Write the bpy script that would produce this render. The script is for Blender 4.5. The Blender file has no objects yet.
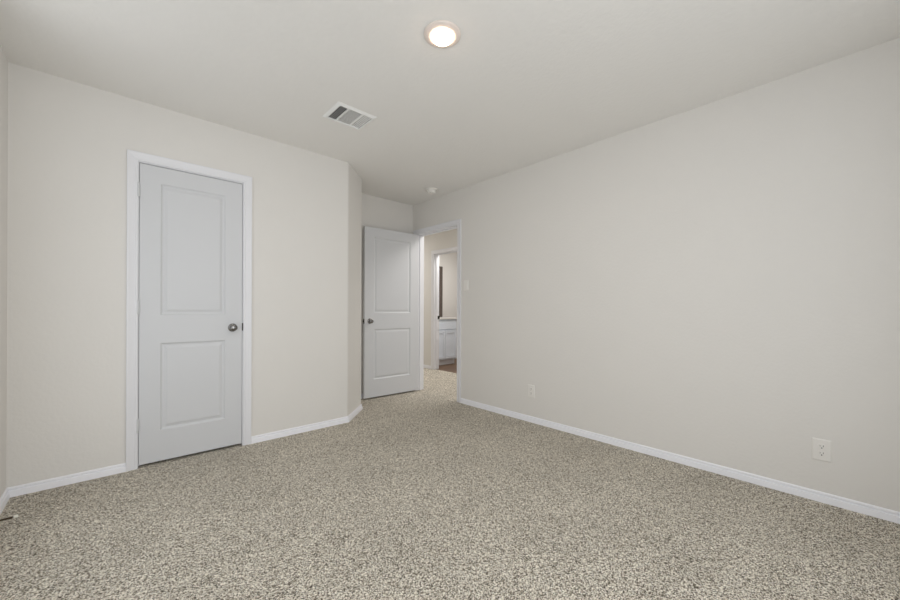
import bpy, bmesh, math, random
from mathutils import Vector, Matrix
random.seed(3)
scene = bpy.context.scene
COL = scene.collection

# ------------------------------------------------------------ camera, light
YL, XR, YB, XW, YW = 3.185, 2.906, 3.920, -0.450, -0.520   # room planes
H = 2.44
cam_d = bpy.data.cameras.new('camera')
cam = bpy.data.objects.new('camera', cam_d); COL.objects.link(cam)
cam_d.sensor_width = 36.0
cam_d.lens = 365.54 / 900 * 36.0
cam_d.shift_y = 9.31 / 900
cam_d.clip_start = 0.02
PSI, ROLL = 0.7405, 0.0037
cam.matrix_world = (Matrix.Translation((0, 0, 1.0638)) @ Matrix.Rotation(-PSI, 4, 'Z')
                    @ Matrix.Rotation(math.pi / 2, 4, 'X') @ Matrix.Rotation(ROLL, 4, 'Z'))
scene.camera = cam

w = bpy.data.worlds.new('sky'); scene.world = w; w.use_nodes = True
w.node_tree.nodes['Background'].inputs[0].default_value = (0.75, 0.85, 1.0, 1)
w.node_tree.nodes['Background'].inputs[1].default_value = 0.15

def area(name, loc, rot, sx, sy, power, col):
    l = bpy.data.lights.new(name, 'AREA'); l.shape = 'RECTANGLE'
    l.size, l.size_y, l.energy, l.color = sx, sy, power, col
    o = bpy.data.objects.new(name, l); COL.objects.link(o)
    o.location = loc; o.rotation_euler = rot
    return o
# added area lights filling two invented, unseen windows, balanced to even the room
W1, W2 = (0.95, 0.975, 1.0), (1.0, 0.98, 0.96)
area('fill_daylight_behind', (0.60, YW + 0.03, 1.28), (math.radians(90), 0, 0), 1.1, 2.0, 27, W1)
area('fill_daylight_behind_right', (1.85, YW + 0.03, 1.28), (math.radians(90), 0, 0), 1.1, 2.0, 6.5, W1)
area('fill_daylight_side', (XW + 0.03, 0.70, 1.28), (math.radians(90), 0, math.radians(-90)), 1.1, 2.0, 4.8, W1)
area('fill_daylight_side_far', (XW + 0.03, 2.00, 1.28), (math.radians(90), 0, math.radians(-90)), 1.1, 2.0, 8.5, W1)
area('hall_light', (3.58, 2.9, 2.40), (0, 0, 0), 0.5, 0.9, 18, W2)
area('hall_light_far', (3.50, 6.00, 2.40), (0, 0, 0), 0.5, 0.5, 10.5, W2)
area('bathroom_light', (4.70, 4.65, 2.38), (0, 0, 0), 0.5, 0.3, 18, W2)

scene.view_settings.view_transform = 'Standard'
scene.view_settings.look = 'None'
scene.view_settings.gamma = 1.0
scene.view_settings.use_curve_mapping = False
scene.view_settings.exposure = -0.10

# ------------------------------------------------------------ materials
def lin(c):
    return tuple(((v / 255) / 12.92 if v / 255 <= 0.04045 else ((v / 255 + 0.055) / 1.055) ** 2.4) for v in c) + (1,)

def mat(name, rgb, rough=0.5, metal=0.0, bump=None, spec=0.5, var=0.0):
    m = bpy.data.materials.new(name); m.use_nodes = True
    nt = m.node_tree; b = nt.nodes['Principled BSDF']
    b.inputs['Base Color'].default_value = lin(rgb)
    b.inputs['Roughness'].default_value = rough
    b.inputs['Metallic'].default_value = metal
    b.inputs['Specular IOR Level'].default_value = spec
    tc = nt.nodes.new('ShaderNodeTexCoord')
    if var:
        n = nt.nodes.new('ShaderNodeTexNoise'); n.inputs['Scale'].default_value = 3.0
        n.inputs['Detail'].default_value = 3
        nt.links.new(tc.outputs['Object'], n.inputs['Vector'])
        mx = nt.nodes.new('ShaderNodeMix'); mx.data_type = 'RGBA'
        c = lin(rgb)
        mx.inputs[6].default_value = tuple(v * (1 - var) for v in c[:3]) + (1,)
        mx.inputs[7].default_value = tuple(min(1, v * (1 + var)) for v in c[:3]) + (1,)
        nt.links.new(n.outputs['Fac'], mx.inputs[0])
        nt.links.new(mx.outputs[2], b.inputs['Base Color'])
    if bump:
        sc, st, dist = bump
        n = nt.nodes.new('ShaderNodeTexNoise'); n.inputs['Scale'].default_value = sc
        n.inputs['Detail'].default_value = 2
        nt.links.new(tc.outputs['Object'], n.inputs['Vector'])
        bp = nt.nodes.new('ShaderNodeBump'); bp.inputs['Strength'].default_value = st
        bp.inputs['Distance'].default_value = dist
        nt.links.new(n.outputs['Fac'], bp.inputs['Height'])
        nt.links.new(bp.outputs['Normal'], b.inputs['Normal'])
    return m

M_wall = mat('wall_paint', (233, 230, 225), 0.85, bump=(55, 0.25, 0.004), spec=0.2, var=0.012)
M_ceil = mat('ceiling_paint', (242, 240, 236), 0.9, bump=(38, 0.35, 0.005), spec=0.15, var=0.012)
M_trim = mat('trim_paint', (236, 236, 239), 0.35, spec=0.4)
M_base = mat('trim_paint_lit', (250, 250, 254), 0.35, spec=0.4)  # same paint as the trim, whitened to stand in for brighter light low down
M_door = mat('door_paint', (217, 218, 220), 0.42, bump=(240, 0.06, 0.001), spec=0.4)
M_plate = mat('switch_plastic', (241, 238, 233), 0.3)
M_slot = mat('dark_slot', (40, 38, 36), 0.6)
M_nickel = mat('satin_nickel', (134, 132, 130), 0.2, 1.0)
M_darkmetal = mat('dark_metal', (62, 58, 55), 0.35, 1.0)
M_hinge = mat('painted_hinge', (212, 213, 214), 0.35)
M_vent = mat('vent_enamel', (245, 245, 243), 0.4)
M_duct = mat('duct_shade', (70, 70, 72), 0.8)
M_rubber = mat('white_rubber', (238, 234, 222), 0.5)
M_bronze = mat('bronze_spring', (92, 78, 62), 0.4, 0.9)
M_cab = mat('cabinet_paint', (236, 243, 252), 0.4)
M_top = mat('cultured_marble', (236, 233, 227), 0.2)
M_frame = mat('dark_wood_frame', (98, 87, 80), 0.5, bump=(60, 0.3, 0.002), var=0.15)
M_mirror = mat('mirror_silver', (225, 228, 228), 0.03, 1.0)
M_detector = mat('detector_plastic', (243, 240, 234), 0.4)
M_glass = mat('window_glass', (235, 242, 245), 0.02)
M_glass.node_tree.nodes['Principled BSDF'].inputs['Transmission Weight'].default_value = 1.0

def carpet():
    m = bpy.data.materials.new('carpet_pile'); m.use_nodes = True
    nt = m.node_tree; N = nt.nodes; L = nt.links; b = N['Principled BSDF']
    b.inputs['Roughness'].default_value = 0.95
    b.inputs['Specular IOR Level'].default_value = 0.1
    tc = N.new('ShaderNodeTexCoord')
    # jittered coordinates make the tufts irregular
    n0 = N.new('ShaderNodeTexNoise'); n0.inputs['Scale'].default_value = 300; n0.inputs['Detail'].default_value = 1
    L.new(tc.outputs['Object'], n0.inputs['Vector'])
    vs = N.new('ShaderNodeVectorMath'); vs.operation = 'SCALE'; vs.inputs['Scale'].default_value = 0.004
    L.new(n0.outputs['Color'], vs.inputs[0])
    va = N.new('ShaderNodeVectorMath'); va.operation = 'ADD'
    L.new(tc.outputs['Object'], va.inputs[0]); L.new(vs.outputs[0], va.inputs[1])
    v = N.new('ShaderNodeTexVoronoi'); v.inputs['Scale'].default_value = 280
    L.new(va.outputs[0], v.inputs['Vector'])
    sep = N.new('ShaderNodeSeparateColor'); L.new(v.outputs['Color'], sep.inputs[0])
    cr = N.new('ShaderNodeValToRGB'); e = cr.color_ramp.elements
    e[0].position = 0.0; e[0].color = lin((58, 51, 42))
    e[1].position = 1.0; e[1].color = lin((255, 250, 238))
    for p, c in ((0.18, (88, 78, 64)), (0.32, (168, 158, 141)), (0.60, (215, 206, 190)), (0.80, (250, 243, 229))):
        x = cr.color_ramp.elements.new(p); x.color = lin(c)
    L.new(sep.outputs[0], cr.inputs[0])
    # broad, soft brush marks of the pile
    n1 = N.new('ShaderNodeTexNoise'); n1.inputs['Scale'].default_value = 2.6; n1.inputs['Detail'].default_value = 4
    L.new(tc.outputs['Object'], n1.inputs['Vector'])
    mr = N.new('ShaderNodeMapRange'); mr.inputs[1].default_value = 0.3; mr.inputs[2].default_value = 0.7
    mr.inputs[3].default_value = 0.93; mr.inputs[4].default_value = 1.05
    L.new(n1.outputs['Fac'], mr.inputs[0])
    mm = N.new('ShaderNodeVectorMath'); mm.operation = 'SCALE'
    L.new(cr.outputs[0], mm.inputs[0]); L.new(mr.outputs[0], mm.inputs['Scale'])
    L.new(mm.outputs[0], b.inputs['Base Color'])
    n2 = N.new('ShaderNodeTexNoise'); n2.inputs['Scale'].default_value = 230; n2.inputs['Detail'].default_value = 2
    L.new(tc.outputs['Object'], n2.inputs['Vector'])
    bp = N.new('ShaderNodeBump'); bp.inputs['Strength'].default_value = 1.0; bp.inputs['Distance'].default_value = 0.006
    L.new(n2.outputs['Fac'], bp.inputs['Height'])
    L.new(bp.outputs['Normal'], b.inputs['Normal'])
    return m
M_carpet = carpet()

def wood():
    m = bpy.data.materials.new('brown_plank_floor'); m.use_nodes = True
    nt = m.node_tree; N = nt.nodes; L = nt.links; b = N['Principled BSDF']
    b.inputs['Roughness'].default_value = 0.45
    tc = N.new('ShaderNodeTexCoord')
    br = N.new('ShaderNodeTexBrick')
    br.inputs['Color1'].default_value = lin((128, 102, 80)); br.inputs['Color2'].default_value = lin((108, 84, 66))
    br.inputs['Mortar'].default_value = lin((60, 46, 38)); br.inputs['Scale'].default_value = 1
    br.inputs['Brick Width'].default_value = 1.2; br.inputs['Row Height'].default_value = 0.15
    br.inputs['Mortar Size'].default_value = 0.002
    L.new(tc.outputs['Object'], br.inputs['Vector'])
    mp = N.new('ShaderNodeMapping'); mp.inputs['Scale'].default_value = (3, 45, 1)
    L.new(tc.outputs['Object'], mp.inputs['Vector'])
    n = N.new('ShaderNodeTexNoise'); n.inputs['Scale'].default_value = 1; n.inputs['Detail'].default_value = 4
    L.new(mp.outputs[0], n.inputs['Vector'])
    mr = N.new('ShaderNodeMapRange'); mr.inputs[3].default_value = 0.6; mr.inputs[4].default_value = 1.35
    L.new(n.outputs['Fac'], mr.inputs[0])
    mm = N.new('ShaderNodeVectorMath'); mm.operation = 'SCALE'
    L.new(br.outputs['Color'], mm.inputs[0]); L.new(mr.outputs[0], mm.inputs['Scale'])
    L.new(mm.outputs[0], b.inputs['Base Color'])
    return m
M_wood = wood()

def emit(name, rgb, s):
    m = bpy.data.materials.new(name); m.use_nodes = True
    b = m.node_tree.nodes['Principled BSDF']
    b.inputs['Base Color'].default_value = (0.8, 0.8, 0.8, 1)
    b.inputs['Emission Color'].default_value = rgb + (1,)
    b.inputs['Emission Strength'].default_value = s
    return m
M_led = emit('led_lens', (1.0, 0.72, 0.52), 12.0)

# ------------------------------------------------------------ helpers
def obj(name, bm, m, parent=None, smooth=False, **props):
    bmesh.ops.recalc_face_normals(bm, faces=bm.faces)
    me = bpy.data.meshes.new(name); bm.to_mesh(me); bm.free()
    me.materials.append(m)
    if smooth:
        for p in me.polygons: p.use_smooth = True
    o = bpy.data.objects.new(name, me); COL.objects.link(o)
    if parent: o.parent = parent
    for k, v in props.items(): o[k] = v
    return o

def thing(name, label, cat, loc, rz=0.0, group=None):
    o = bpy.data.objects.new(name, None); COL.objects.link(o)
    o.empty_display_size = 0.1
    o.location = loc; o.rotation_euler = (0, 0, rz)
    o['label'] = label; o['category'] = cat
    if group: o['group'] = group
    return o

def box(bm, x0, x1, y0, y1, z0, z1, bev=0.0, mtx=None):
    r = bmesh.ops.create_cube(bm, size=1.0)
    vs = r['verts']
    for v in vs:
        v.co = Vector(((x0 + x1) / 2 + v.co.x * (x1 - x0), (y0 + y1) / 2 + v.co.y * (y1 - y0), (z0 + z1) / 2 + v.co.z * (z1 - z0)))
    if bev:
        es = list({e for v in vs for e in v.link_edges})
        rr = bmesh.ops.bevel(bm, geom=es, offset=bev, segments=2, affect='EDGES', profile=0.5)
        vs = list({v for f in rr['faces'] for v in f.verts} | {v for v in vs if v.is_valid})
    if mtx:
        for v in vs: v.co = mtx @ v.co
    return vs

def prism(bm, pts, z0, z1):
    lo = [bm.verts.new((x, y, z0)) for x, y in pts]
    hi = [bm.verts.new((x, y, z1)) for x, y in pts]
    n = len(pts)
    bm.faces.new(lo); bm.faces.new(hi)
    for i in range(n):
        bm.faces.new((lo[i], lo[(i + 1) % n], hi[(i + 1) % n], hi[i]))

def lathe(bm, prof, seg=32, mtx=Matrix.Identity(4)):
    """prof: (radius, height) list, revolved about local z"""
    rings = []
    for r, h in prof:
        if r < 1e-6:
            rings.append([bm.verts.new(mtx @ Vector((0, 0, h)))])
        else:
            rings.append([bm.verts.new(mtx @ Vector((r * math.cos(2 * math.pi * i / seg), r * math.sin(2 * math.pi * i / seg), h))) for i in range(seg)])
    for a, b in zip(rings, rings[1:]):
        for i in range(seg):
            j = (i + 1) % seg
            if len(a) == 1 and len(b) == 1: continue
            if len(a) == 1: bm.faces.new((a[0], b[i], b[j]))
            elif len(b) == 1: bm.faces.new((a[i], a[j], b[0]))
            else: bm.faces.new((a[i], a[j], b[j], b[i]))
    for ring in (rings[0], rings[-1]):
        if len(ring) > 1: bm.faces.new(ring)

def fillet(pts, idx, r, n=4):
    """round the listed corners of a closed plan polygon"""
    out = []
    N_ = len(pts)
    for i, p in enumerate(pts):
        if i not in idx: out.append(p); continue
        a, b, c = Vector(pts[i - 1]), Vector(p), Vector(pts[(i + 1) % N_])
        d1, d2 = (a - b).normalized(), (c - b).normalized()
        for k in range(n + 1):
            t = k / n
            p0, p2 = b + d1 * r, b + d2 * r
            q = p0 * (1 - t) ** 2 + b * 2 * t * (1 - t) + p2 * t * t
            out.append((q.x, q.y))
    return out

def struct(name, bm, m, **k):
    return obj(name, bm, m, kind='structure', **k)

BASE = [(0.0, 0.0), (0.0155, 0.0), (0.0155, 0.004), (0.0120, 0.032), (0.0105, 0.0345), (0.0035, 0.0365), (0.0030, 0.0405), (0.0080, 0.0430), (0.0070, 0.050), (0.003, 0.0545), (0.0, 0.055)]
def baseboard(name, path):
    """path in plan with the room on its right-hand side"""
    bm = bmesh.new()
    P = [Vector(p) for p in path]
    nr = []
    for i in range(len(P) - 1):
        d = (P[i + 1] - P[i]).normalized(); nr.append(Vector((d.y, -d.x)))
    offs = []
    for i in range(len(P)):
        if i == 0: offs.append(nr[0])
        elif i == len(P) - 1: offs.append(nr[-1])
        else:
            b = (nr[i - 1] + nr[i]); b = b / (b.dot(nr[i])); offs.append(b)
    rows = [[bm.verts.new((p.x + o.x * t, p.y + o.y * t, z)) for t, z in BASE] for p, o in zip(P, offs)]
    for a, b in zip(rows, rows[1:]):
        for i in range(len(BASE)):
            j = (i + 1) % len(BASE)
            bm.faces.new((a[i], a[j], b[j], b[i]))
    bm.faces.new(rows[0]); bm.faces.new(rows[-1])
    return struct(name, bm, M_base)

CAS = [(0.0, 0.0), (0.0, 0.008), (0.003, 0.0105), (0.010, 0.011), (0.014, 0.0085), (0.020, 0.009), (0.034, 0.012), (0.046, 0.0155), (0.054, 0.0165), (0.057, 0.015), (0.057, 0.0)]
def casing(bm, o, u, n, u0, u1, zt):
    """door casing swept round an opening; o origin, u along wall, n into the room"""
    o, u, n = Vector(o), Vector(u), Vector(n)
    rows = []
    for cu, cz, su, sz in ((u0, 0, -1, 0), (u0, zt, -1, 1), (u1, zt, 1, 1), (u1, 0, 1, 0)):
        rows.append([bm.verts.new(o + u * (cu + su * wd) + n * t + Vector((0, 0, cz + sz * wd))) for wd, t in CAS])
    for a, b in zip(rows, rows[1:]):
        for i in range(len(CAS)):
            j = (i + 1) % len(CAS)
            bm.faces.new((a[i], a[j], b[j], b[i]))
    bm.faces.new(rows[0]); bm.faces.new(rows[-1])

# ------------------------------------------------------------ room shell
T = 0.114
XH, XB = 4.15, 4.27           # hall wall: hall face and bathroom face
DH = 2.05                     # rough opening height

bm = bmesh.new(); box(bm, XW - T, XH + 0.03, YW - T, 6.6, -0.10, 0.0)
struct('floor', bm, M_carpet)
bm = bmesh.new(); box(bm, XH + 0.03, 6.4, 3.4, 6.6, -0.10, -0.004)
struct('floor_bathroom', bm, M_wood)
bm = bmesh.new(); box(bm, XW - T, 6.4, YW - T, 6.6, H, H + 0.1)
struct('ceiling', bm, M_ceil)

# wall with the closet door, its angled corner and the return into the alcove
bm = bmesh.new()
d0, d1 = 0.094, 0.744          # rough opening of the closet door
box(bm, XW - T, d0, YL, YL + T, 0, H)
box(bm, d0, d1, YL, YL + T, DH, H)
pts = [(d1, YL), (1.612, YL), (1.925, 3.498), (1.925, YB), (1.811, YB), (1.811, 3.545), (1.565, YL + T), (d1, YL + T)]
prism(bm, fillet(pts, (1, 2), 0.016), 0, H)
struct('wall_left', bm, M_wall)
SY0, SY1, SZ0, SZ1 = 0.12, 2.60, 0.25, 2.32  # opening of an invented side window, added out of view for more light
bm = bmesh.new()
box(bm, XW - T, XW, YW - T, SY0, 0, H); box(bm, XW - T, XW, SY1, YL, 0, H)
box(bm, XW - T, XW, SY0, SY1, 0, SZ0); box(bm, XW - T, XW, SY0, SY1, SZ1, H)
struct('wall_far_left', bm, M_wall)
bm = bmesh.new()
for y0, y1, z0, z1 in ((SY0, SY0 + .045, SZ0, SZ1), (SY1 - .045, SY1, SZ0, SZ1), (SY0 + .045, SY1 - .045, SZ0, SZ0 + .045), (SY0 + .045, SY1 - .045, SZ1 - .045, SZ1)):
    box(bm, XW - 0.10, XW - 0.05, y0, y1, z0, z1)
win2 = struct('added_window_2', bm, M_trim)
bm = bmesh.new(); box(bm, XW - 0.078, XW - 0.072, SY0 + .045, SY1 - .045, SZ0 + .045, SZ1 - .045)
obj('pane', bm, M_glass, win2)
bm = bmesh.new(); box(bm, 1.811, XR, YB, YB + T, 0, H)
struct('wall_back', bm, M_wall)
# closet interior behind the closed door
bm = bmesh.new()
box(bm, XW - T, 1.811, 3.92, 3.92 + T, 0, H)
box(bm, XW - T, XW, YL + T, 3.92, 0, H)
struct('wall_closet', bm, M_wall)
# right wall with the doorway to the hall
r0, r1 = 3.038, 3.842
bm = bmesh.new()
box(bm, XR, XR + T, YW - T, r0, 0, H)
box(bm, XR, XR + T, r0, r1, DH, H)
box(bm, XR, XR + T, r1, 6.6, 0, H)
struct('wall_right', bm, M_wall)
# wall behind the camera, with an invented wide window added for light
WX0, WX1, WZ0, WZ1 = 0.05, 2.45, 0.25, 2.32
bm = bmesh.new()
box(bm, XW, WX0, YW - T, YW, 0, H); box(bm, WX1, XR, YW - T, YW, 0, H)
box(bm, WX0, WX1, YW - T, YW, 0, WZ0); box(bm, WX0, WX1, YW - T, YW, WZ1, H)
struct('wall_behind', bm, M_wall)
bm = bmesh.new()
fw = 0.045
for x0, x1, z0, z1 in ((WX0, WX0 + fw, WZ0, WZ1), (WX1 - fw, WX1, WZ0, WZ1), (WX0 + fw, WX1 - fw, WZ0, WZ0 + fw), (WX0 + fw, WX1 - fw, WZ1 - fw, WZ1), (1.25 - fw / 2, 1.25 + fw / 2, WZ0 + fw, WZ1 - fw)):
    box(bm, x0, x1, YW - 0.10, YW - 0.05, z0, z1)
win = struct('added_window_1', bm, M_trim)
bm = bmesh.new(); box(bm, WX0 + fw, WX1 - fw, YW - 0.078, YW - 0.072, WZ0 + fw, WZ1 - fw)
obj('pane', bm, M_glass, win)

# hall and bathroom
b0, b1 = 4.172, 4.978
bm = bmesh.new()
box(bm, XH, XB, 1.4, b0, 0, H); box(bm, XH, XB, b0, b1, DH, H); box(bm, XH, XB, b1, 6.6, 0, H)
struct('wall_hall', bm, M_wall)
bm = bmesh.new()
box(bm, XR + T, XH, 6.5, 6.6, 0, H); box(bm, XR + T, XH, 1.4, 1.5, 0, H)
struct('wall_hall_end', bm, M_wall)
VY = 5.745
bm = bmesh.new()
box(bm, XB, 6.4, VY, VY + T, 0, H); box(bm, XB, 6.4, 3.4, 3.5, 0, H); box(bm, 6.3, 6.4, 3.5, VY, 0, H)
struct('wall_bathroom', bm, M_wall)

# baseboards
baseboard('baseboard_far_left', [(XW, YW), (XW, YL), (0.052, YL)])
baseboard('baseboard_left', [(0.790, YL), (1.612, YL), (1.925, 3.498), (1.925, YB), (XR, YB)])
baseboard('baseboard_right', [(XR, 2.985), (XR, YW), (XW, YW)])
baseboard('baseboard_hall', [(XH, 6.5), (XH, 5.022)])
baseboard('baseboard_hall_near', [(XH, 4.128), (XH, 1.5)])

# ------------------------------------------------------------ door frames
def jamb(bm, u0, u1, zt, face, depth, axis, stop):
    """u0/u1 clear opening along the wall, jambs 18 mm thick filling the wall depth"""
    def b(a0, a1, c0, c1, z0, z1):
        if axis == 'x': box(bm, a0, a1, c0, c1, z0, z1)
        else: box(bm, c0, c1, a0, a1, z0, z1)
    j = 0.016
    b(u0 - j, u0, face, face + depth, 0, zt + j)
    b(u1, u1 + j, face, face + depth, 0, zt + j)
    b(u0, u1, face, face + depth, zt, zt + j)
    s0, s1 = stop
    b(u0, u0 + 0.011, face + s0, face + s1, 0, zt - 0.011)
    b(u1 - 0.011, u1, face + s0, face + s1, 0, zt - 0.011)
    b(u0, u1, face + s0, face + s1, zt - 0.011, zt)

# closet door frame
bm = bmesh.new()
jamb(bm, 0.111, 0.727, 2.034, YL, T, 'x', (0.042, 0.075))
casing(bm, (0, YL, 0), (1, 0, 0), (0, -1, 0), 0.107, 0.731, 2.040)
frame1 = struct('trim_1', bm, M_trim)
# hall doorway frame, cased on both sides
bm = bmesh.new()
jamb(bm, 3.056, 3.824, 2.034, XR, T, 'y', (0.042, 0.075))
casing(bm, (XR, 0, 0), (0, 1, 0), (-1, 0, 0), 3.050, 3.830, 2.040)
casing(bm, (XR + T, 0, 0), (0, 1, 0), (1, 0, 0), 3.050, 3.830, 2.040)
frame2 = struct('trim_2', bm, M_trim)
# bathroom doorway frame
bm = bmesh.new()
jamb(bm, 4.190, 4.960, 2.034, XH, XB - XH, 'y', (0.042, 0.075))
casing(bm, (XH, 0, 0), (0, 1, 0), (-1, 0, 0), 4.185, 4.965, 2.040)
frame3 = struct('trim_3', bm, M_trim)
bm = bmesh.new()
box(bm, XH + 0.080, XH + 0.118, 4.957, 4.9597, 0.885, 0.945, 0.0008)
box(bm, XH + 0.118, XH + 0.124, 4.950, 4.9597, 0.893, 0.937, 0.0008)
obj('strike_plate', bm, M_darkmetal, frame3, label='dark metal strike plate on the bathroom door jamb')

# ------------------------------------------------------------ doors
RINGS = [(0.0, 0.0), (0.004, 0.004), (0.010, 0.0085), (0.016, 0.0095), (0.020, 0.0095), (0.036, 0.0035), (0.039, 0.0030)]
def panel_face(bm, wd, z0, z1, y, s, mx):
    """one moulded two-panel face of a door at depth y; s=+1 sinks towards +y"""
    rows = [z0, 0.227, 0.825, 1.017, 1.917, z1]
    cols = [0, mx, wd - mx, wd]
    V = {}
    for i, x in enumerate(cols):
        for k, z in enumerate(rows): V[i, k] = bm.verts.new((x, y, z))
    for i in range(3):
        for k in range(5):
            q = [V[i, k], V[i + 1, k], V[i + 1, k + 1], V[i, k + 1]]
            if i == 1 and k in (1, 3):
                prev = q
                for off, dp in RINGS[1:]:
                    a0, a1, c0, c1 = cols[1] + off, cols[2] - off, rows[k] + off, rows[k + 1] - off
                    cur = [bm.verts.new((x, y + s * dp, z)) for x, z in ((a0, c0), (a1, c0), (a1, c1), (a0, c1))]
                    for t in range(4): bm.faces.new((prev[t], prev[(t + 1) % 4], cur[(t + 1) % 4], cur[t]))
                    prev = cur
                bm.faces.new(prev)
            else: bm.faces.new(q)
    return V

def door_slab(wd, mx):
    bm = bmesh.new()
    z0, z1 = 0.018, 2.030
    A = panel_face(bm, wd, z0, z1, 0.0, 1, mx)
    B = panel_face(bm, wd, z0, z1, 0.035, -1, mx)
    for i in range(3):
        for k in (0, 5): bm.faces.new((A[i, k], A[i + 1, k], B[i + 1, k], B[i, k]))
    for k in range(5):
        for i in (0, 3): bm.faces.new((A[i, k], A[i, k + 1], B[i, k + 1], B[i, k]))
    return bm

def knob(parent, x, z, side):
    # side -1: on the y=0 face, +1: on the y=.035 face
    m = Matrix.Translation((x, 0.0 if side < 0 else 0.035, z)) @ Matrix.Rotation(math.radians(90) * (1 if side < 0 else -1), 4, 'X')
    bm = bmesh.new()
    lathe(bm, [(0.0310, 0.0), (0.0310, 0.003), (0.0285, 0.006), (0.020, 0.008), (0.0125, 0.010)], 40, m)
    rose = obj('rose', bm, M_nickel, parent, True)
    bm = bmesh.new()
    prof = [(0.0115, 0.009), (0.0105, 0.018), (0.012, 0.022), (0.019, 0.026), (0.0248, 0.032), (0.0258, 0.038), (0.0246, 0.044), (0.0195, 0.049), (0.012, 0.0515), (0.0, 0.052)]
    lathe(bm, prof, 40, m)
    return obj('knob', bm, M_nickel, parent, True)

def make_door(name, label, loc, rz, wd, mx):
    t = thing(name, label, 'door', loc, rz)
    obj('slab', door_slab(wd, mx), M_door, t)
    return t

# closet door (door origin on its hinge edge, face towards the room)
door1 = make_door('panel_door', 'closed white two-panel closet door with a knob on its right, in the left wall', (0.114, YL + 0.004, 0), 0, 0.610, 0.112)
knob(door1, 0.610 - 0.064, 0.918, -1)
bm = bmesh.new(); box(bm, 0.6095, 0.6120, -0.0005, 0.024, 0.893, 0.950); obj('latch_plate', bm, M_darkmetal, door1)
for z in (1.850, 1.070, 0.285):
    bm = bmesh.new()
    lathe(bm, [(0.0, -0.049), (0.004, -0.048), (0.0065, -0.045), (0.0065, 0.045), (0.004, 0.048), (0.0, 0.049)], 16, Matrix.Translation((-0.006, -0.0115, z)))
    box(bm, -0.0105, -0.0025, -0.0075, 0.0, z - 0.045, z + 0.045)
    obj('hinge', bm, M_hinge, door1)
# lip of the strike plate curling round the jamb edge
bm = bmesh.new(); box(bm, 0.7245, 0.7300, YL - 0.0020, YL + 0.030, 0.893, 0.951)
obj('strike_plate', bm, M_darkmetal, frame1, label='dark metal strike plate beside the closet door knob')

# open bedroom door, swung back against the alcove wall: its hinge end at the hall doorway
fx, fy, hx, hy = 2.139, 3.815, 2.899, 3.786
ang = math.atan2(hy - fy, hx - fx)
door2 = make_door('panel_door', 'open white two-panel door swung back in the alcove beside the hall doorway', (fx, fy, 0), ang, 0.762, 0.122)
knob(door2, 0.068, 0.922, -1)
knob(door2, 0.068, 0.922, 1)
bm = bmesh.new(); box(bm, -0.0018, 0.0004, 0.005, 0.030, 0.893, 0.950, 0.0006)
box(bm, -0.010, -0.0015, 0.011, 0.024, 0.912, 0.931, 0.001); obj('latch_plate', bm, M_darkmetal, door2)

# ------------------------------------------------------------ ceiling things
light = thing('ceiling_light', 'round white flush ceiling light with a glowing warm lens', 'ceiling light', (1.203, 1.380, H))
bm = bmesh.new()
prof = [(0.0, 0.0), (0.092, 0.0), (0.0925, -0.004), (0.089, -0.0075), (0.078, -0.0105), (0.068, -0.0120), (0.0620, -0.0125), (0.0605, -0.011), (0.0, -0.011)]
lathe(bm, prof, 64); obj('trim_ring', bm, mat('trim_ring_glow_tint', (238, 226, 217), 0.45), light, True)  # warm tint of the ring stands in for the glow round the lens
bm = bmesh.new()
lathe(bm, [(0.0460, -0.0112), (0.0500, -0.0210), (0.048, -0.0255), (0.040, -0.0280), (0.025, -0.0295), (0.0, -0.030)], 64)
obj('lens', bm, M_led, light, True)
l = bpy.data.lights.new('ceiling_light_lamp', 'AREA'); l.shape = 'DISK'; l.size = 0.11; l.energy = 4.2; l.color = (1.0, 0.95, 0.90)
lo = bpy.data.objects.new('ceiling_light_lamp', l); COL.objects.link(lo); lo.location = (1.203, 1.380, H - 0.032)

det = thing('smoke_detector', 'small round white smoke detector on the ceiling by the alcove', 'smoke detector', (2.672, 3.245, H))
bm = bmesh.new()
lathe(bm, [(0.0, 0.0), (0.075, 0.0), (0.075, -0.007), (0.072, -0.011), (0.0, -0.011)], 48); obj('mounting_base', bm, M_detector, det, True)
bm = bmesh.new()
lathe(bm, [(0.0, -0.0105), (0.052, -0.0105), (0.052, -0.030), (0.049, -0.040), (0.040, -0.046), (0.022, -0.048), (0.0, -0.048)], 48)
for i in range(24):
    a = 2 * math.pi * i / 24
    box(bm, 0.050, 0.0535, -0.002, 0.002, -0.027, -0.014, mtx=Matrix.Rotation(a, 4, 'Z'))
obj('cover', bm, M_detector, det)
bm = bmesh.new(); lathe(bm, [(0.0, -0.0475), (0.010, -0.0475), (0.010, -0.050), (0.0, -0.0505)], 24); obj('test_button', bm, M_detector, det, True)
bm = bmesh.new(); lathe(bm, [(0.0, 0.0), (0.003, 0.0), (0.003, -0.0015), (0.0, -0.002)], 12, Matrix.Translation((-0.03, -0.012, -0.0460))); obj('indicator', bm, M_slot, det)

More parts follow.
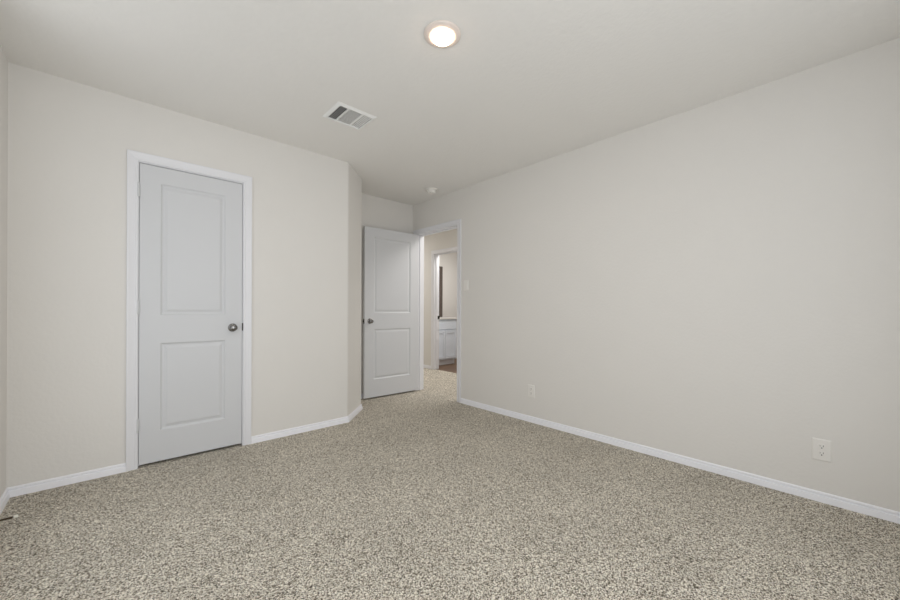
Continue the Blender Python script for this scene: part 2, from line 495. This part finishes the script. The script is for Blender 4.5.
vx0, vx1, vy0, vy1 = 1.085, 1.378, 2.292, 2.545
vc = ((vx0 + vx1) / 2, (vy0 + vy1) / 2)
vent = thing('ceiling_vent', 'rectangular white louvred air vent in the ceiling', 'air vent', (vc[0], vc[1], H))
hx_, hy_ = (vx1 - vx0) / 2, (vy1 - vy0) / 2
bw = 0.024
bm = bmesh.new()
def frame_piece(bm):
    outer = [(-hx_, -hy_), (hx_, -hy_), (hx_, hy_), (-hx_, hy_)]
    inner = [(-hx_ + bw, -hy_ + bw), (hx_ - bw, -hy_ + bw), (hx_ - bw, hy_ - bw), (-hx_ + bw, hy_ - bw)]
    levels = [[(p, -0.0005) for p in outer], [(p, -0.003) for p in outer], [(((p[0] * 0.2 + q[0] * 0.8)), (p[1] * 0.2 + q[1] * 0.8)) for p, q in zip(outer, inner)], None, None]
    rings = [[(x, y, -0.0002) for x, y in outer], [(x, y, -0.0030) for x, y in outer],
             [(o[0] * .25 + i[0] * .75, o[1] * .25 + i[1] * .75, -0.0120) for o, i in zip(outer, inner)],
             [(x, y, -0.0105) for x, y in inner], [(x, y, -0.0002) for x, y in inner]]
    R = [[bm.verts.new(c) for c in r] for r in rings]
    for a, b in zip(R, R[1:] + R[:1]):
        for t in range(4): bm.faces.new((a[t], a[(t + 1) % 4], b[(t + 1) % 4], b[t]))
frame_piece(bm)
ix, iy = hx_ - bw, hy_ - bw
s1, s2 = -ix + 0.068, ix - 0.072
for s in (s1, s2): box(bm, s - 0.004, s + 0.004, -iy, iy, -0.0085, -0.0006)
obj('frame', bm, M_vent, vent)
bm = bmesh.new(); box(bm, -ix, ix, -iy, iy, -0.0012, -0.0003); obj('backing', bm, M_duct, vent, label='dark plate painted as the duct shade behind the louvres')  # flat dark plate, its colour stands for shade inside the duct
def fin(along, pos, a0, a1, tilt):
    bm = bmesh.new()
    if along == 'y':
        m = Matrix.Translation((pos, 0, -0.0045)) @ Matrix.Rotation(tilt, 4, 'Y'); box(bm, -0.0042, 0.0042, a0, a1, -0.0003, 0.0003, mtx=m)
    else:
        m = Matrix.Translation((0, pos, -0.0045)) @ Matrix.Rotation(tilt, 4, 'X'); box(bm, a0, a1, -0.0042, 0.0042, -0.0003, 0.0003, mtx=m)
    return obj('louvre', bm, M_vent, vent)
n = 5
for i in range(n): fin('y', -ix + (i + 0.6) * (s1 - 0.004 + ix) / n, -iy, iy, math.radians(-38))
for i in range(n): fin('y', s2 + 0.004 + (i + 0.4) * (ix - s2 - 0.004) / n, -iy, iy, math.radians(12))
n = 15
for i in range(n): fin('x', -iy + (i + 0.5) * 2 * iy / n, s1 + 0.004, s2 - 0.004, math.radians(3))

# ------------------------------------------------------------ wall plates (right wall, facing -x)
def plate(name, label, cat, y, z, wd, hg, group=None):
    t = thing(name, label, cat, (XR, y, z))
    bm = bmesh.new()
    a, b = wd / 2, hg / 2
    R = []
    for off, t_ in ((0, 0), (0, 0.002), (0.002, 0.0045), (0.006, 0.0058)):
        R.append([bm.verts.new((-t_, s * (a - off), q * (b - off))) for s, q in ((-1, -1), (1, -1), (1, 1), (-1, 1))])
    bm.faces.new(R[0]); bm.faces.new(R[-1])
    for p, q in zip(R, R[1:]):
        for k in range(4): bm.faces.new((p[k], p[(k + 1) % 4], q[(k + 1) % 4], q[k]))
    obj('cover_plate', bm, M_plate, t)
    return t

def screw(t, z):
    bm = bmesh.new()
    m = Matrix.Translation((-0.0056, 0, z)) @ Matrix.Rotation(-math.pi / 2, 4, 'Y')
    lathe(bm, [(0.003, 0.0), (0.003, 0.0008), (0.0, 0.0012)], 12, m)
    obj('screw', bm, M_plate, t)

def outlet(label, y, z, wd=0.074, hg=0.117):
    t = plate('electrical_outlet', label, 'outlet', y, z, wd, hg, None)
    for s in (0.0195, -0.0195):
        bm = bmesh.new()
        m = Matrix.Translation((-0.0050, 0, s)) @ Matrix.Rotation(-math.pi / 2, 4, 'Y')
        # rounded receptacle, flattened top and bottom
        r = bmesh.ops.create_cone(bm, cap_ends=True, segments=32, radius1=0.0172, radius2=0.0168, depth=0.004)
        for v in r['verts']:
            v.co.x = max(-0.0138, min(0.0138, v.co.x)); v.co = m @ (v.co + Vector((0, 0, 0.0018)))
        rec = obj('receptacle', bm, M_plate, t)
        bm = bmesh.new()
        box(bm, -0.0094, -0.0086, -0.0075, -0.0053, s + 0.000, s + 0.0085)
        box(bm, -0.0094, -0.0086, 0.0053, 0.0070, s + 0.001, s + 0.0080)
        lathe(bm, [(0.0028, 0.0), (0.0028, 0.0006), (0, 0.0006)], 14, Matrix.Translation((-0.0087, 0, s - 0.0070)) @ Matrix.Rotation(-math.pi / 2, 4, 'Y'))
        obj('slot', bm, M_slot, rec, label='dark prong openings')
    screw(t, 0.0)
    return t
outlet('white duplex outlet low on the right wall, the nearer of the two', 0.104, 0.288, 0.078, 0.120)
outlet('white outlet low on the right wall, the farther one nearer the hall doorway', 2.032, 0.292, 0.074, 0.117)
sw = plate('light_switch', 'white light switch plate on the right wall beside the doorway casing', 'light switch', 2.912, 1.335, 0.074, 0.117)
bm = bmesh.new(); box(bm, -0.0075, -0.004, -0.0165, 0.0165, -0.033, 0.033, 0.001)
obj('rocker', bm, M_plate, sw)
screw(sw, 0.048); screw(sw, -0.048)

# ------------------------------------------------------------ spring door stop on the far-left baseboard
stop = thing('door_stop', 'spring door stop with white rubber tip sticking out of the left baseboard', 'door stop', (XW + 0.015, 2.728, 0.050), math.radians(3))
RX = Matrix.Rotation(math.pi / 2, 4, 'Y')
bm = bmesh.new(); lathe(bm, [(0.0, 0.0), (0.011, 0.0), (0.011, 0.003), (0.006, 0.006), (0.0, 0.006)], 20, RX); obj('base', bm, M_bronze, stop, True)
bm = bmesh.new()
turns, seg, L0, L1, R_, r_ = 22, 12, 0.005, 0.073, 0.0042, 0.0013
prev = None
for i in range(turns * seg + 1):
    a = 2 * math.pi * i / seg; x = L0 + (L1 - L0) * i / (turns * seg)
    c = Vector((x, R_ * math.cos(a), R_ * math.sin(a))); rad = Vector((0, math.cos(a), math.sin(a))); ax = Vector((1, 0, 0))
    ring = [bm.verts.new(c + rad * r_ * math.cos(t) + ax * r_ * math.sin(t)) for t in [k * math.pi / 3 for k in range(6)]]
    if prev:
        for k in range(6): bm.faces.new((prev[k], prev[(k + 1) % 6], ring[(k + 1) % 6], ring[k]))
    prev = ring
obj('spring', bm, M_bronze, stop, True, label='dark bronze coil')
bm = bmesh.new(); lathe(bm, [(0.0, 0.071), (0.0065, 0.071), (0.0078, 0.074), (0.0078, 0.083), (0.006, 0.086), (0.0, 0.087)], 20, RX)
obj('tip', bm, M_rubber, stop, True, label='white rubber tip')

# ------------------------------------------------------------ bathroom
VX0, VX1, VF = XB, 4.945, 5.200        # vanity left, right, front
CZ = 0.872
van = thing('vanity_cabinet', 'pale grey bathroom vanity cabinet seen through the far doorway', 'vanity', ((VX0 + VX1) / 2, (VF + VY) / 2, 0))
ox, oy = van.location.x, van.location.y
bm = bmesh.new()
box(bm, VX0 + 0.002 - ox, VX1 - ox, VF + 0.020 - oy, VY - 0.002 - oy, 0.100, CZ)
obj('body', bm, M_cab, van)
bm = bmesh.new(); box(bm, VX0 + 0.002 - ox, VX1 - ox, VF + 0.075 - oy, VF + 0.095 - oy, -0.003, 0.100)
box(bm, VX1 - 0.02 - ox, VX1 - ox, VF + 0.095 - oy, VY - 0.002 - oy, -0.003, 0.1)
obj('toe_kick', bm, M_trim, van)
def shaker(bm, x0, x1, z0, z1, y, st=0.052):
    t = 0.019
    box(bm, x0, x0 + st, y, y + t, z0, z1); box(bm, x1 - st, x1, y, y + t, z0, z1)
    box(bm, x0 + st, x1 - st, y, y + t, z0, z0 + st); box(bm, x0 + st, x1 - st, y, y + t, z1 - st, z1)
    box(bm, x0 + st, x1 - st, y + 0.008, y + t, z0 + st, z1 - st)
mid = 4.64
for a, b in ((VX0 + 0.03, mid - 0.002), (mid + 0.002, VX1 - 0.012)):
    bm = bmesh.new(); shaker(bm, a - ox, b - ox, 0.125, 0.660, VF - oy); obj('door', bm, M_cab, van)
bm = bmesh.new(); box(bm, VX0 + 0.03 - ox, VX1 - 0.012 - ox, VF - oy, VF + 0.019 - oy, 0.680, 0.845, 0.002); obj('drawer_front', bm, M_cab, van)
ct = thing('countertop', 'white vanity countertop in the bathroom beyond the hall', 'countertop', (ox, oy, CZ))
bm = bmesh.new(); box(bm, VX0 + 0.002 - ox, VX1 + 0.012 - ox, VF - 0.018 - oy, VY - 0.002 - oy, 0.001, 0.030, 0.003)
obj('slab', bm, M_top, ct)

mir = thing('wall_mirror', 'tall dark-framed mirror on the bathroom wall, only its edge in sight', 'mirror', (4.70, VY, 1.428))
mw, mh, fr = 0.315, 0.5225, 0.075
bm = bmesh.new()
for x0, x1, z0, z1 in ((-mw, -mw + fr, -mh, mh), (mw - fr, mw, -mh, mh), (-mw + fr, mw - fr, mh - fr, mh), (-mw + fr, mw - fr, -mh, -mh + fr)):
    box(bm, x0, x1, -0.028, -0.002, z0, z1, 0.002)
obj('frame', bm, M_frame, mir, label='dark brown frame')
bm = bmesh.new(); box(bm, -mw + fr, mw - fr, -0.012, -0.004, -mh + fr, mh - fr); obj('glass', bm, M_mirror, mir, label='silvered glass')
